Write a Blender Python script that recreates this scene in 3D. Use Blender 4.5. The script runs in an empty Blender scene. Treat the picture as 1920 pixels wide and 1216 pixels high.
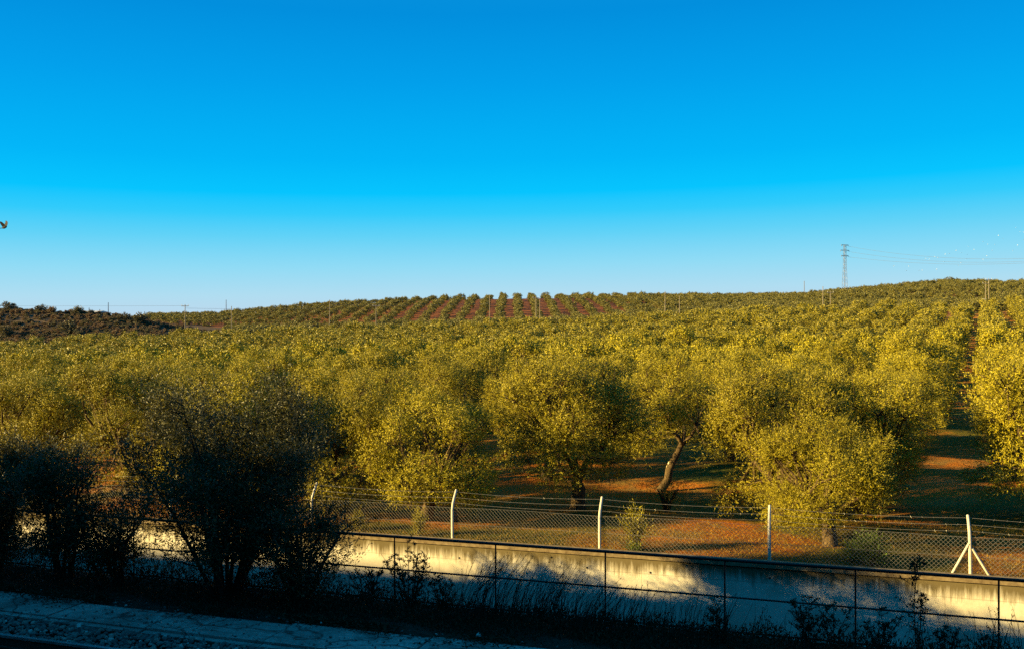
import bpy, math, random
import numpy as np
from mathutils import Vector, Matrix

# ------------------------------------------------------------------ camera, sky, sun, exposure
S = bpy.context.scene
C = S.collection
F = 1663.0                                   # focal length in photo pixels (1920 wide)
cam_d = bpy.data.cameras.new('camera'); cam = bpy.data.objects.new('camera', cam_d); C.objects.link(cam)
cam_d.sensor_width = 36.0; cam_d.lens = 36.0 * F / 1920.0
cam_d.clip_start = 0.1; cam_d.clip_end = 9000.0
cam.location = (0, 0, 0); cam.rotation_euler = (math.radians(90), 0, 0)
S.camera = cam

SUN_AZ = math.radians(80.0)                  # the way the light travels, clockwise from +Y
SUN_EL = math.radians(16.0)
travel = Vector((math.sin(SUN_AZ) * math.cos(SUN_EL), math.cos(SUN_AZ) * math.cos(SUN_EL), -math.sin(SUN_EL)))
sun_d = bpy.data.lights.new('sun', 'SUN'); sun_d.energy = 5.0; sun_d.angle = math.radians(0.5)
sun_d.color = (1.0, 0.72, 0.25)
sun = bpy.data.objects.new('sun', sun_d); C.objects.link(sun)
sun.rotation_euler = travel.to_track_quat('-Z', 'Y').to_euler(); sun.location = (-40, -10, 30)

W = bpy.data.worlds.new('World'); S.world = W; W.use_nodes = True
nt = W.node_tree; nt.nodes.clear()
wo = nt.nodes.new('ShaderNodeOutputWorld'); bg = nt.nodes.new('ShaderNodeBackground')
sky = nt.nodes.new('ShaderNodeTexSky'); sky.sky_type = 'NISHITA'; sky.sun_disc = False
sky.sun_elevation = SUN_EL; sky.sun_rotation = SUN_AZ + math.pi
tc = nt.nodes.new('ShaderNodeTexCoord'); sx = nt.nodes.new('ShaderNodeSeparateXYZ')
nt.links.new(tc.outputs['Generated'], sx.inputs[0])
ramp = nt.nodes.new('ShaderNodeValToRGB')
hv = nt.nodes.new('ShaderNodeMath'); hv.operation = 'MULTIPLY_ADD'       # paler a little higher up towards the east
hv.inputs[1].default_value = -0.018; nt.links.new(sx.outputs['X'], hv.inputs[0]); nt.links.new(sx.outputs['Z'], hv.inputs[2])
mp = nt.nodes.new('ShaderNodeMapRange'); mp.inputs['From Min'].default_value = 0.0; mp.inputs['From Max'].default_value = 0.5
nt.links.new(hv.outputs[0], mp.inputs['Value']); nt.links.new(mp.outputs[0], ramp.inputs[0])
def lin(c): return tuple(((v / 255 + 0.055) / 1.055) ** 2.4 if v > 10 else v / 255 / 12.92 for v in c)
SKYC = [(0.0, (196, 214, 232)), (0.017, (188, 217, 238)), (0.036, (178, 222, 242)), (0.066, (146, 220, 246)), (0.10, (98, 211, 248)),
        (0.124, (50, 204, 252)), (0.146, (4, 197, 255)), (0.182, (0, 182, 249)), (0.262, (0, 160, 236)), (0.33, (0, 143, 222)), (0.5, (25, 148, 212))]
EXPO = 1.85
els = ramp.color_ramp.elements
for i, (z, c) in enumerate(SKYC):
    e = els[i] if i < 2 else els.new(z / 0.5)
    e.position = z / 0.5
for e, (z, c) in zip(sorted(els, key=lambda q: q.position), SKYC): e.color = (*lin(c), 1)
# the physical sky is kept in as a small share so that the dome brightens towards the sun
mulS = nt.nodes.new('ShaderNodeMix'); mulS.data_type = 'RGBA'; mulS.blend_type = 'MIX'; mulS.inputs['Factor'].default_value = 0.02
skyS = nt.nodes.new('ShaderNodeMix'); skyS.data_type = 'RGBA'; skyS.blend_type = 'MULTIPLY'; skyS.inputs['Factor'].default_value = 1
skyS.inputs[7].default_value = (0.02, 0.09, 0.12, 1)
nt.links.new(sky.outputs[0], skyS.inputs[6])
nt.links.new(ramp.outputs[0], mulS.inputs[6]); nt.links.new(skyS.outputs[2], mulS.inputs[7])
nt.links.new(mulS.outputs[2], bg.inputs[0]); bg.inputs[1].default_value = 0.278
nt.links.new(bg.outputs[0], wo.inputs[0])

S.view_settings.view_transform = 'Standard'; S.view_settings.look = 'None'
S.view_settings.exposure = EXPO; S.view_settings.gamma = 1.0
S.render.engine = 'CYCLES'
S.cycles.max_bounces = 6; S.cycles.diffuse_bounces = 4; S.cycles.transmission_bounces = 3; S.cycles.glossy_bounces = 2
S.cycles.use_denoising = False

# ------------------------------------------------------------------ frames of reference
PHI = math.atan2(0.3237, 0.9462)             # the line of the railway: local X runs right along it, local Y away from the camera
RZ = -PHI; CP, SP = math.cos(PHI), math.sin(PHI)
GR = 0.014                                   # the line climbs 1.4 per cent to the right
def t2w(a, d, z): return (a * CP + d * SP, -a * SP + d * CP, z)        # track frame -> world (z already graded)
def w2t(X, Y): return X * CP - Y * SP, X * SP + Y * CP
def px_t(px, d):                             # photo column on the line at distance d -> along-track a
    t = (px - 960) / F; Y = d / (t * SP + CP); X = t * Y
    return X * CP - Y * SP
def gz(a): return GR * a

# ------------------------------------------------------------------ mesh helpers
class MB:
    def __init__(s): s.V = []; s.Fc = []; s.n = 0
    def add(s, v, f):
        v = np.asarray(v, dtype=np.float64).reshape(-1, 3); f = np.asarray(f, dtype=np.int64)
        s.V.append(v); s.Fc.append(f + s.n); s.n += len(v)
    def box(s, x0, x1, y0, y1, z0, z1):
        v = [(x, y, z) for x in (x0, x1) for y in (y0, y1) for z in (z0, z1)]
        s.add(v, [(0, 1, 3, 2), (4, 6, 7, 5), (0, 4, 5, 1), (2, 3, 7, 6), (0, 2, 6, 4), (1, 5, 7, 3)])
    def tube(s, pts, r, n=6, cap=True, twist=None):
        P = np.array(pts, float); m = len(P); r = np.full(m, r, float) if np.isscalar(r) else np.array(r, float)
        T = np.gradient(P, axis=0); T /= (np.linalg.norm(T, axis=1)[:, None] + 1e-9)
        ref = np.array([0.13, 0.21, 1.0]) if abs(T[0][2]) < 0.9 else np.array([1.0, 0.1, 0.0])
        A = np.cross(T, ref); A /= (np.linalg.norm(A, axis=1)[:, None] + 1e-9); B = np.cross(T, A)
        th = np.linspace(0, 2 * math.pi, n, endpoint=False)
        v = P[:, None, :] + r[:, None, None] * (np.cos(th)[None, :, None] * A[:, None, :] + np.sin(th)[None, :, None] * B[:, None, :])
        f = []
        for i in range(m - 1):
            for j in range(n):
                k = (j + 1) % n
                f.append((i * n + j, i * n + k, (i + 1) * n + k, (i + 1) * n + j))
        s.add(v.reshape(-1, 3), f)
        if cap:
            c0 = np.vstack([v[-1], P[-1:] + T[-1:] * r[-1] * 0.3])
            s.add(c0, [(j, (j + 1) % n, n, n) for j in range(n)])
    def leaves(s, base, dr, L, Wd, rng, hint=None):
        N = len(base); dr = dr / (np.linalg.norm(dr, axis=1)[:, None] + 1e-9)
        rnd = rng.normal(size=(N, 3)) * (1 if hint is None else .42); rnd = rnd if hint is None else rnd + hint; sd = np.cross(dr, rnd); sd /= (np.linalg.norm(sd, axis=1)[:, None] + 1e-9)
        L = np.broadcast_to(L, (N,))[:, None] * rng.uniform(0.7, 1.25, (N, 1)); w = np.broadcast_to(Wd, (N,))[:, None] * rng.uniform(0.75, 1.2, (N, 1))
        mid = base + dr * L * 0.45
        v = np.stack([base, mid + sd * w * .5, base + dr * L, mid - sd * w * .5], 1).reshape(-1, 3)
        s.add(v, np.arange(N * 4).reshape(N, 4))
    def mesh(s, name, mat, smooth=False):
        V = np.concatenate(s.V); Fq = np.concatenate([np.asarray(f).reshape(-1, 4) for f in s.Fc])
        tri = Fq[:, 2] == Fq[:, 3]
        cnt = np.where(tri, 3, 4); flat = Fq.reshape(-1)
        keep = np.ones(len(flat), bool); keep[3::4] = ~tri
        me = bpy.data.meshes.new(name)
        me.vertices.add(len(V)); me.vertices.foreach_set('co', V.astype(np.float32).ravel())
        li = flat[keep]; me.loops.add(len(li)); me.loops.foreach_set('vertex_index', li.astype(np.int32))
        me.polygons.add(len(Fq)); st = np.concatenate([[0], np.cumsum(cnt)[:-1]])
        me.polygons.foreach_set('loop_start', st.astype(np.int32)); me.polygons.foreach_set('loop_total', cnt.astype(np.int32))
        me.polygons.foreach_set('use_smooth', np.full(len(Fq), bool(smooth)))
        me.update(calc_edges=True); me.validate()
        if mat: me.materials.append(mat)
        return me
def obj(name, me, parent=None, loc=(0, 0, 0), rz=0.0, sc=None):
    if isinstance(me, tuple): me = me[0].mesh(name, me[1], *(me[2:]))
    o = bpy.data.objects.new(name, me); C.objects.link(o); o.location = loc; o.rotation_euler = (0, 0, rz)
    if sc is not None: o.scale = sc
    if parent is not None: o.parent = parent
    return o
def thing(name, label, cat, loc=(0, 0, 0), rz=0.0, group=None):
    o = bpy.data.objects.new(name, None); C.objects.link(o); o.location = loc; o.rotation_euler = (0, 0, rz)
    o.empty_display_size = 0.2
    return tag(o, label, cat, group)
def tag(o, label=None, cat=None, group=None, kind=None):
    if label: o['label'] = label
    if cat: o['category'] = cat
    if group: o['group'] = group
    if kind: o['kind'] = kind
    return o

# ------------------------------------------------------------------ materials
class NM:
    def __init__(s, name, rough=0.9, spec=0.2):
        s.m = bpy.data.materials.new(name); s.m.use_nodes = True; s.t = s.m.node_tree
        s.b = s.t.nodes['Principled BSDF']; s.b.inputs['Roughness'].default_value = rough
        s.b.inputs['Specular IOR Level'].default_value = spec
        s.out = s.t.nodes['Material Output']
    def n(s, ty, **kw):
        q = s.t.nodes.new(ty)
        for k, v in kw.items(): setattr(q, k, v)
        return q
    def l(s, a, b): s.t.links.new(a, b)
    def coord(s, scale=(1, 1, 1), kind='Object'):
        c = s.n('ShaderNodeTexCoord'); m = s.n('ShaderNodeMapping'); m.inputs['Scale'].default_value = scale
        s.l(c.outputs[kind], m.inputs['Vector']); return m.outputs[0]
    def noise(s, vec, scale, detail=4, rough=0.6, dist=0.0):
        q = s.n('ShaderNodeTexNoise'); q.inputs['Scale'].default_value = scale; q.inputs['Detail'].default_value = detail
        q.inputs['Roughness'].default_value = rough; q.inputs['Distortion'].default_value = dist
        s.l(vec, q.inputs['Vector']); return q.outputs['Fac']
    def ramp(s, fac, stops):
        r = s.n('ShaderNodeValToRGB'); s.l(fac, r.inputs[0]); e = r.color_ramp.elements
        for i, (p, c) in enumerate(stops):
            x = e[i] if i < 2 else e.new(p)
            x.position = p
        for x, (p, c) in zip(sorted(e, key=lambda q: q.position), stops):
            x.color = (*c, 1) if not np.isscalar(c) else (c, c, c, 1)
        return r.outputs[0]
    def mix(s, a, b, fac, mode='MIX'):
        q = s.n('ShaderNodeMix', data_type='RGBA', blend_type=mode)
        for v, i in ((fac, 0), (a, 6), (b, 7)):
            if isinstance(v, (int, float)): q.inputs[i].default_value = v if i == 0 else (v, v, v, 1)
            elif isinstance(v, tuple): q.inputs[i].default_value = (*v, 1)
            else: s.l(v, q.inputs[i])
        return q.outputs[2]
    def color(s, c):
        if isinstance(c, tuple): s.b.inputs['Base Color'].default_value = (*c, 1)
        else: s.l(c, s.b.inputs['Base Color'])
    def bump(s, h, strength=0.5, dist=0.02):
        q = s.n('ShaderNodeBump'); q.inputs['Strength'].default_value = strength; q.inputs['Distance'].default_value = dist
        s.l(h, q.inputs['Height']); s.l(q.outputs[0], s.b.inputs['Normal'])

def leaf_mat(name, c0, c1, under, trans=0.3, rough=0.5, spec=0.35, treevar=0.25):
    k = NM(name, rough, spec); g = k.n('ShaderNodeNewGeometry'); oi = k.n('ShaderNodeObjectInfo')
    c = k.ramp(g.outputs['Random Per Island'], [(0, c0), (0.7, c1), (1.0, tuple(min(1, v * 1.25) for v in c1))])
    tv = k.ramp(oi.outputs['Random'], [(0, 1 - treevar), (1, 1 + treevar * 0.6)])
    c = k.mix(c, tv, 1.0, 'MULTIPLY')
    c = k.mix(c, under, g.outputs['Backfacing'])
    k.color(c)
    tr = k.n('ShaderNodeBsdfTranslucent'); tcx = k.mix(c, (1.35, 1.2, 0.5), 1.0, 'MULTIPLY'); k.l(tcx, tr.inputs[0])
    ms = k.n('ShaderNodeMixShader'); ms.inputs[0].default_value = trans
    k.l(k.b.outputs[0], ms.inputs[1]); k.l(tr.outputs[0], ms.inputs[2]); k.l(ms.outputs[0], k.out.inputs[0])
    return k.m
M = {}
M['olive'] = leaf_mat('olive_leaf', (0.15, 0.130, 0.006), (0.325, 0.276, 0.010), (0.20, 0.175, 0.018), 0.10, 0.55, 0.25)
M['olive_back'] = leaf_mat('olive_leaf_back_rows', (0.13, 0.113, 0.006), (0.285, 0.242, 0.011), (0.18, 0.16, 0.02), 0.10)
M['olive_far'] = leaf_mat('olive_leaf_far_hill', (0.045, 0.045, 0.009), (0.155, 0.138, 0.024), (0.12, 0.115, 0.035), 0.2)
M['scrub'] = leaf_mat('scrub_leaf', (0.035, 0.035, 0.014), (0.085, 0.075, 0.028), (0.08, 0.07, 0.04), 0.15)
M['scrub_brown'] = leaf_mat('dry_scrub_leaf', (0.07, 0.04, 0.02), (0.17, 0.10, 0.05), (0.14, 0.09, 0.05), 0.15)
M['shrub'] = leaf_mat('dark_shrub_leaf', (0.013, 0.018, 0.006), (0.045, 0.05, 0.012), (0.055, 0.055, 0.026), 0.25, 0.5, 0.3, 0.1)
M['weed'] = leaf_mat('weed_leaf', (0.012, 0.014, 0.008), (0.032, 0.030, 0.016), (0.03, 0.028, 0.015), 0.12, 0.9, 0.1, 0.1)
M['fresh'] = leaf_mat('fresh_green_leaf', (0.04, 0.07, 0.006), (0.11, 0.17, 0.012), (0.10, 0.14, 0.025), 0.35)
M['drygrass'] = leaf_mat('dry_grass_blade', (0.10, 0.06, 0.012), (0.32, 0.20, 0.03), (0.28, 0.18, 0.035), 0.3, 0.8, 0.1)

k = NM('olive_bark'); v = k.coord((1, 1, 0.35)); n1 = k.noise(v, 14, 6, 0.7, 0.6)
k.color(k.ramp(n1, [(0.3, (0.03, 0.02, 0.011)), (0.55, (0.10, 0.068, 0.035)), (0.8, (0.17, 0.12, 0.065))])); k.bump(n1, 1.0, 0.04); M['bark'] = k.m
k = NM('pruned_pale_wood'); v = k.coord(); n1 = k.noise(v, 9, 4)
k.color(k.ramp(n1, [(0.35, (0.45, 0.36, 0.2)), (0.6, (0.75, 0.66, 0.46))])); M['palewood'] = k.m
k = NM('dark_bark'); v = k.coord(); n1 = k.noise(v, 12, 4)
k.color(k.ramp(n1, [(0.35, (0.015, 0.012, 0.01)), (0.65, (0.05, 0.04, 0.03))])); M['darkbark'] = k.m
k = NM('dry_stalk'); k.color((0.035, 0.028, 0.018)); M['stalk'] = k.m

k = NM('red_olive_grove_soil', 0.95, 0.1); v = k.coord()
big = k.noise(v, 0.16, 5, 0.6); mid = k.noise(v, 0.9, 6, 0.65, 0.5); fine = k.noise(v, 9.0, 8, 0.75)
soil = k.ramp(fine, [(0.3, (0.10, 0.028, 0.004)), (0.55, (0.48, 0.15, 0.012)), (0.75, (0.60, 0.26, 0.035))])
straw = k.ramp(fine, [(0.3, (0.09, 0.06, 0.018)), (0.6, (0.25, 0.17, 0.045)), (0.8, (0.38, 0.27, 0.085))])
green = k.ramp(fine, [(0.35, (0.025, 0.036, 0.005)), (0.7, (0.10, 0.135, 0.010))])
c = k.mix(soil, straw, k.ramp(mid, [(0.44, 0), (0.60, 0.8)]))
c = k.mix(c, green, k.ramp(big, [(0.46, 0), (0.56, 0.85)]))
k.color(c); k.bump(k.noise(v, 5.0, 8, 0.75), 1.0, 0.25); M['soil'] = k.m
k = NM('red_hill_soil', 0.95, 0.1); v = k.coord(); fine = k.noise(v, 0.35, 6, 0.7)
k.color(k.ramp(fine, [(0.3, (0.09, 0.03, 0.014)), (0.6, (0.22, 0.075, 0.026)), (0.8, (0.27, 0.13, 0.045))])); M['hillsoil'] = k.m
k = NM('scrubby_brown_slope', 0.95, 0.1); v = k.coord(); fine = k.noise(v, 0.5, 8, 0.75)
k.color(k.ramp(fine, [(0.3, (0.03, 0.022, 0.014)), (0.6, (0.10, 0.065, 0.04)), (0.8, (0.13, 0.10, 0.05))])); M['scrubsoil'] = k.m
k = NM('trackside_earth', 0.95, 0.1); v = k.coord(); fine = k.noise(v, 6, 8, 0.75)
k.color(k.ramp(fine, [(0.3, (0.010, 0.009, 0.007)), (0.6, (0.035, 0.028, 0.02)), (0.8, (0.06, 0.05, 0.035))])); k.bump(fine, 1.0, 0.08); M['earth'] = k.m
k = NM('old_concrete_slab', 0.9, 0.2); v = k.coord(); n1 = k.noise(v, 1.3, 8, 0.7, 0.8); n2 = k.noise(v, 22, 6, 0.7)
vs = k.coord((0.25, 2.2, 1)); n3 = k.noise(vs, 2.4, 6, 0.7, 1.0)
c = k.ramp(n1, [(0.3, (0.09, 0.09, 0.08)), (0.55, (0.26, 0.255, 0.235)), (0.75, (0.42, 0.41, 0.38))])
c = k.mix(c, k.ramp(n2, [(0.3, 0.55), (0.7, 1.1)]), 1.0, 'MULTIPLY')
c = k.mix(c, (0.03, 0.028, 0.022), k.ramp(n3, [(0.55, 0), (0.68, 0.85)]))
vc = k.coord((0.8, 1.4, 1)); vo = k.n('ShaderNodeTexVoronoi', feature='DISTANCE_TO_EDGE'); vo.inputs['Scale'].default_value = 0.9; wv = k.n('ShaderNodeMix', data_type='RGBA'); wv.inputs[0].default_value = .35
nz = k.n('ShaderNodeTexNoise'); nz.inputs['Scale'].default_value = 2.5; k.l(vc, nz.inputs['Vector']); k.l(vc, wv.inputs[6]); k.l(nz.outputs['Color'], wv.inputs[7]); k.l(wv.outputs[2], vo.inputs['Vector'])
c = k.mix(c, (0.02, 0.018, 0.015), k.ramp(vo.outputs['Distance'], [(0.0, 0.9), (0.022, 0.0)]))
k.color(c); k.bump(n1, 0.8, 0.05); M['slab'] = k.m
k = NM('rail_side_steel', 0.6, 0.3); v = k.coord(); n1 = k.noise(v, 30, 4)
k.color(k.ramp(n1, [(0.3, (0.02, 0.014, 0.01)), (0.7, (0.05, 0.035, 0.025))])); M['rust'] = k.m
k = NM('polished_rail_head', 0.35, 0.5); k.b.inputs['Metallic'].default_value = 0.8; k.color((0.30, 0.30, 0.31)); M['railhead'] = k.m
k = NM('ballast_stone', 0.9, 0.2); g = k.n('ShaderNodeNewGeometry')
k.color(k.ramp(g.outputs['Random Per Island'], [(0, (0.05, 0.05, 0.05)), (0.5, (0.12, 0.115, 0.11)), (0.8, (0.20, 0.17, 0.15)), (0.9, (0.24, 0.13, 0.10)), (1, (0.38, 0.37, 0.35))])); M['stone'] = k.m
k = NM('black_painted_rail', 0.6, 0.3); k.color((0.010, 0.010, 0.010)); M['black'] = k.m
k = NM('fence_post_concrete', 0.85, 0.2); v = k.coord(); n1 = k.noise(v, 25, 6, 0.7)
k.color(k.ramp(n1, [(0.3, (0.30, 0.27, 0.23)), (0.6, (0.55, 0.52, 0.46))])); M['post'] = k.m
k = NM('galvanised_wire', 0.45, 0.5); k.b.inputs['Metallic'].default_value = 0.3; k.color((0.24, 0.225, 0.21)); M['wire'] = k.m
k = NM('pole_concrete', 0.9, 0.1); k.color((0.19, 0.165, 0.13)); M['pole'] = k.m
k = NM('pylon_steel', 0.6, 0.4); k.color((0.13, 0.125, 0.14)); M['pylon'] = k.m
k = NM('cable', 0.7, 0.2); k.color((0.12, 0.12, 0.13)); M['cable'] = k.m
k = NM('white_paint', 0.7, 0.2); k.color((0.45, 0.44, 0.42)); M['white'] = k.m
k = NM('white_feather', 0.9, 0.1); k.color((0.62, 0.64, 0.66)); M['feather'] = k.m
k = NM('pigeon_feather', 0.8, 0.2); v = k.coord(); n1 = k.noise(v, 12, 3)
k.color(k.ramp(n1, [(0.35, (0.006, 0.008, 0.014)), (0.7, (0.03, 0.024, 0.032))])); M['pigeon'] = k.m

# retaining wall: board marked, stained from the coping down
k = NM('stained_concrete_wall', 0.9, 0.15); tcx = k.n('ShaderNodeTexCoord'); s3 = k.n('ShaderNodeSeparateXYZ'); k.l(tcx.outputs['Object'], s3.inputs[0])
dz = k.n('ShaderNodeMath', operation='MULTIPLY_ADD'); k.l(s3.outputs['X'], dz.inputs[0]); dz.inputs[1].default_value = -GR; k.l(s3.outputs['Z'], dz.inputs[2])
# dz = height relative to the coping underside, negative going down
vd = k.coord((5.0, 1, 0.35)); drip = k.noise(vd, 1.6, 6, 0.75, 0.3)
vl = k.coord((1.0, 1, 0.12)); drip2 = k.noise(vl, 1.1, 4, 0.6)
reach = k.n('ShaderNodeMath', operation='MULTIPLY_ADD'); k.l(dz.outputs[0], reach.inputs[0]); reach.inputs[1].default_value = 1.1; reach.inputs[2].default_value = 0.30
sm = k.n('ShaderNodeMath', operation='ADD'); k.l(reach.outputs[0], sm.inputs[0]); k.l(drip, sm.inputs[1])
sm2 = k.n('ShaderNodeMath', operation='MULTIPLY_ADD'); k.l(drip2, sm2.inputs[0]); sm2.inputs[1].default_value = 0.5; k.l(sm.outputs[0], sm2.inputs[2])
stain = k.ramp(sm2.outputs[0], [(0.64, 0.0), (0.76, 0.5), (0.92, 0.95)])
cl = k.noise(k.coord(), 0.9, 6, 0.6, 0.4); fn = k.noise(k.coord(), 18, 6, 0.7)
base = k.ramp(cl, [(0.3, (0.46, 0.42, 0.34)), (0.6, (0.64, 0.60, 0.52)), (0.8, (0.70, 0.67, 0.60))])
base = k.mix(base, k.ramp(fn, [(0.3, 0.85), (0.7, 1.05)]), 1.0, 'MULTIPLY')
cw = k.mix(base, (0.10, 0.078, 0.035), stain)
# vertical panel joints and a horizontal board line
jx = k.n('ShaderNodeMath', operation='MULTIPLY'); k.l(s3.outputs['X'], jx.inputs[0]); jx.inputs[1].default_value = 1 / 1.25
fr = k.n('ShaderNodeMath', operation='FRACT'); k.l(jx.outputs[0], fr.inputs[0])
jl = k.n('ShaderNodeMath', operation='LESS_THAN'); k.l(fr.outputs[0], jl.inputs[0]); jl.inputs[1].default_value = 0.012
jh = k.n('ShaderNodeMath', operation='ADD'); k.l(dz.outputs[0], jh.inputs[0]); jh.inputs[1].default_value = 0.34
ja = k.n('ShaderNodeMath', operation='ABSOLUTE'); k.l(jh.outputs[0], ja.inputs[0])
jb = k.n('ShaderNodeMath', operation='LESS_THAN'); k.l(ja.outputs[0], jb.inputs[0]); jb.inputs[1].default_value = 0.008
jm = k.n('ShaderNodeMath', operation='MAXIMUM'); k.l(jl.outputs[0], jm.inputs[0]); k.l(jb.outputs[0], jm.inputs[1])
jn = k.n('ShaderNodeMath', operation='MULTIPLY'); k.l(jm.outputs[0], jn.inputs[0]); jn.inputs[1].default_value = 0.4
cw = k.mix(cw, (0.14, 0.11, 0.07), jn.outputs[0])
k.color(cw); k.bump(fn, 0.3, 0.01); M['wall'] = k.m
k = NM('coping_concrete', 0.9, 0.15); n1 = k.noise(k.coord(), 7, 6, 0.7)
k.color(k.ramp(n1, [(0.3, (0.10, 0.07, 0.04)), (0.6, (0.22, 0.17, 0.10)), (0.8, (0.30, 0.25, 0.17))])); M['coping'] = k.m

# ------------------------------------------------------------------ terrain
KY = np.array([22, 45, 80, 145, 215, 245, 270, 310, 355, 420, 520, 900, 3200], float)
PXT = np.array([-500, 0, 200, 400, 640, 800, 960, 1100, 1400, 1500, 1650, 1780, 1920, 2400], float)
def tab(px, xs, ys): return np.interp(px, xs, ys)
ridge_top = tab(PXT, [-500, 0, 200, 260, 400, 500, 600, 700, 800, 935, 1050, 1200, 1400, 1500, 1600, 1700, 1780, 1850, 1920, 2400],
                [588, 586, 584, 583, 578, 568, 560, 552, 549, 545, 543, 545, 545, 543, 535, 522, 517, 519, 521, 530])
z420 = -((ridge_top + 15) - 608) / F * 420
crest_y = tab(PXT, [-500, 0, 200, 400, 640, 900, 1060, 1200, 1400, 1550, 1700, 1800, 1920, 2400], [640, 630, 618, 607, 600, 592, 586, 579, 566, 560, 560, 557, 546, 540])
LOS = lambda Y: -(crest_y - 608) / F * Y
z45 = tab(PXT, [0, 960, 1650, 1920], [-6.5, -6.0, -5.5, -5.3])
z80 = tab(PXT, [0, 960, 1400, 1650, 1920], [-7.3, -6.6, -6.4, -5.8, -5.3])
z145 = tab(PXT, [0, 500, 960, 1400, 1650, 1920], [-8.3, -7.3, -5.6, -4.4, -3.3, -2.4])
z215 = LOS(215) - 4.6
scr = np.clip((420 - PXT) / 200, 0, 1)
z245 = (LOS(245) - 4.6) * (1 - scr) + scr * (LOS(245) + 0.6)
z270 = (LOS(270) - 4.0) * (1 - scr) + scr * tab(PXT, [-500, 0, 200, 400], [8.0, 4.3, 2.9, 1.2])
z310 = (LOS(310) - 3.0) * (1 - scr) + scr * tab(PXT, [-500, 0, 200, 400], [8.0, 3.8, 2.0, 1.0])
z355 = z310 + 0.5 * (z420 - z310)
base_near = np.full_like(PXT, -5.45)
TZ = np.stack([base_near, z45, z80, z145, z215, z245, z270, z310, z355, z420, z420 - 3, z420 * 0 - 6, z420 * 0 - 12], 1)
def terrain(X, Y):
    X = np.asarray(X, float); Y = np.asarray(Y, float)
    Yc = np.maximum(Y, 8.0); px = np.clip(960 + F * X / Yc, -499, 2399)
    i = np.clip(np.searchsorted(PXT, px, side='right') - 1, 0, len(PXT) - 2); fx = (px - PXT[i]) / (PXT[i + 1] - PXT[i])
    Yk = np.clip(Y, KY[0], KY[-1] - 1); j = np.clip(np.searchsorted(KY, Yk, side='right') - 1, 0, len(KY) - 2)
    fy = (Yk - KY[j]) / (KY[j + 1] - KY[j])
    z = (TZ[i, j] * (1 - fx) + TZ[i + 1, j] * fx) * (1 - fy) + (TZ[i, j + 1] * (1 - fx) + TZ[i + 1, j + 1] * fx) * fy
    a, d = w2t(X, Y)
    nearz = -5.30 + GR * np.clip(a, -60, 60)
    t = np.clip((d - 20.6) / 6.0, 0, 1); t = t * t * (3 - 2 * t)
    z = nearz * (1 - t) + z * t
    z = z + 0.06 * np.sin(X * 0.9 + 1.3 * np.sin(Y * 0.45)) * np.clip((d - 21) / 3, 0, 1) + 0.05 * np.sin(Y * 1.7 + X * 0.6) * np.clip((d - 21) / 3, 0, 1)
    return z
def tz(x, y): return float(terrain(x, y))
def grid_mesh(name, As, Ds, zf, mats, matf=None, frame='track'):
    A, D = np.meshgrid(As, Ds); X = A * CP + D * SP; Y = -A * SP + D * CP
    Z = zf(A, D, X, Y)
    V = np.stack([X, Y, Z], -1).reshape(-1, 3) if frame == 'world' else np.stack([A, D, Z], -1).reshape(-1, 3)
    nx = len(As); ny = len(Ds); idx = np.arange(nx * ny).reshape(ny, nx)
    q = np.stack([idx[:-1, :-1], idx[:-1, 1:], idx[1:, 1:], idx[1:, :-1]], -1).reshape(-1, 4)
    mb = MB(); mb.add(V, q); me = mb.mesh(name, None, True)
    for m in mats: me.materials.append(m)
    if matf is not None:
        cen = V[q].mean(1); me.polygons.foreach_set('material_index', matf(cen).astype(np.int32))
    return me
As = np.concatenate([-np.geomspace(3400, 60, 40), np.arange(-58, 60, 0.6), np.geomspace(60, 3400, 40)])
Ds = np.concatenate([np.arange(20.31, 60, 0.45), np.arange(60, 190, 2.0), np.arange(190, 560, 5.0), np.geomspace(570, 3400, 24)])
def gmat(c):
    X, Y = c[:, 0], c[:, 1]; px = 960 + F * X / np.maximum(Y, 1)
    lim = np.interp(px, [0, 150, 400, 520], [1, 1, 1, 0])
    return np.where((Y > 219) & (lim > 0.5) & (Y < 330), 2, np.where(Y > 235, 1, 0))
me = grid_mesh('ground', As, Ds, lambda a, d, x, y: terrain(x, y), [M['soil'], M['hillsoil'], M['scrubsoil']], gmat, 'world')
tag(obj('ground', me), 'red brown earth of the olive grove rising to low hills behind', kind='structure')

ZG = -4.95                                    # level of the trackside strip at a = 0
rs = np.random.default_rng(5)
As2 = np.concatenate([-np.geomspace(400, 40, 12), np.arange(-38, 40, 0.35), np.geomspace(40, 400, 12)])
Ds2 = np.array([-3.0, 0, 4, 8, 9, 10, 11.0, 11.3, 11.6, 11.9, 12.0, 13.0, 13.3, 13.7, 14.1, 14.5, 14.9, 15.25, 15.27, 17, 20.05])
def z_side(A, D, X, Y):
    z = ZG - 0.06 + gz(A)
    z = z + np.where(D < 12.0, -0.10, 0)
    z = np.where(D >= 13.3, ZG - 0.05 - 0.16 * np.clip((D - 13.3) / 1.6, 0, 1) + gz(A) + 0.05 * np.sin(A * 2.1 + D * 3) * (D < 15.2), z)
    z = np.where(D >= 15.26, -8.6 + gz(A), z)
    return z
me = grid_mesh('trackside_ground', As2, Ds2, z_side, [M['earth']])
tag(obj('trackside_ground', me, rz=RZ), 'dark earth strip beside the railway and the sunken lane below it', kind='structure')

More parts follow.
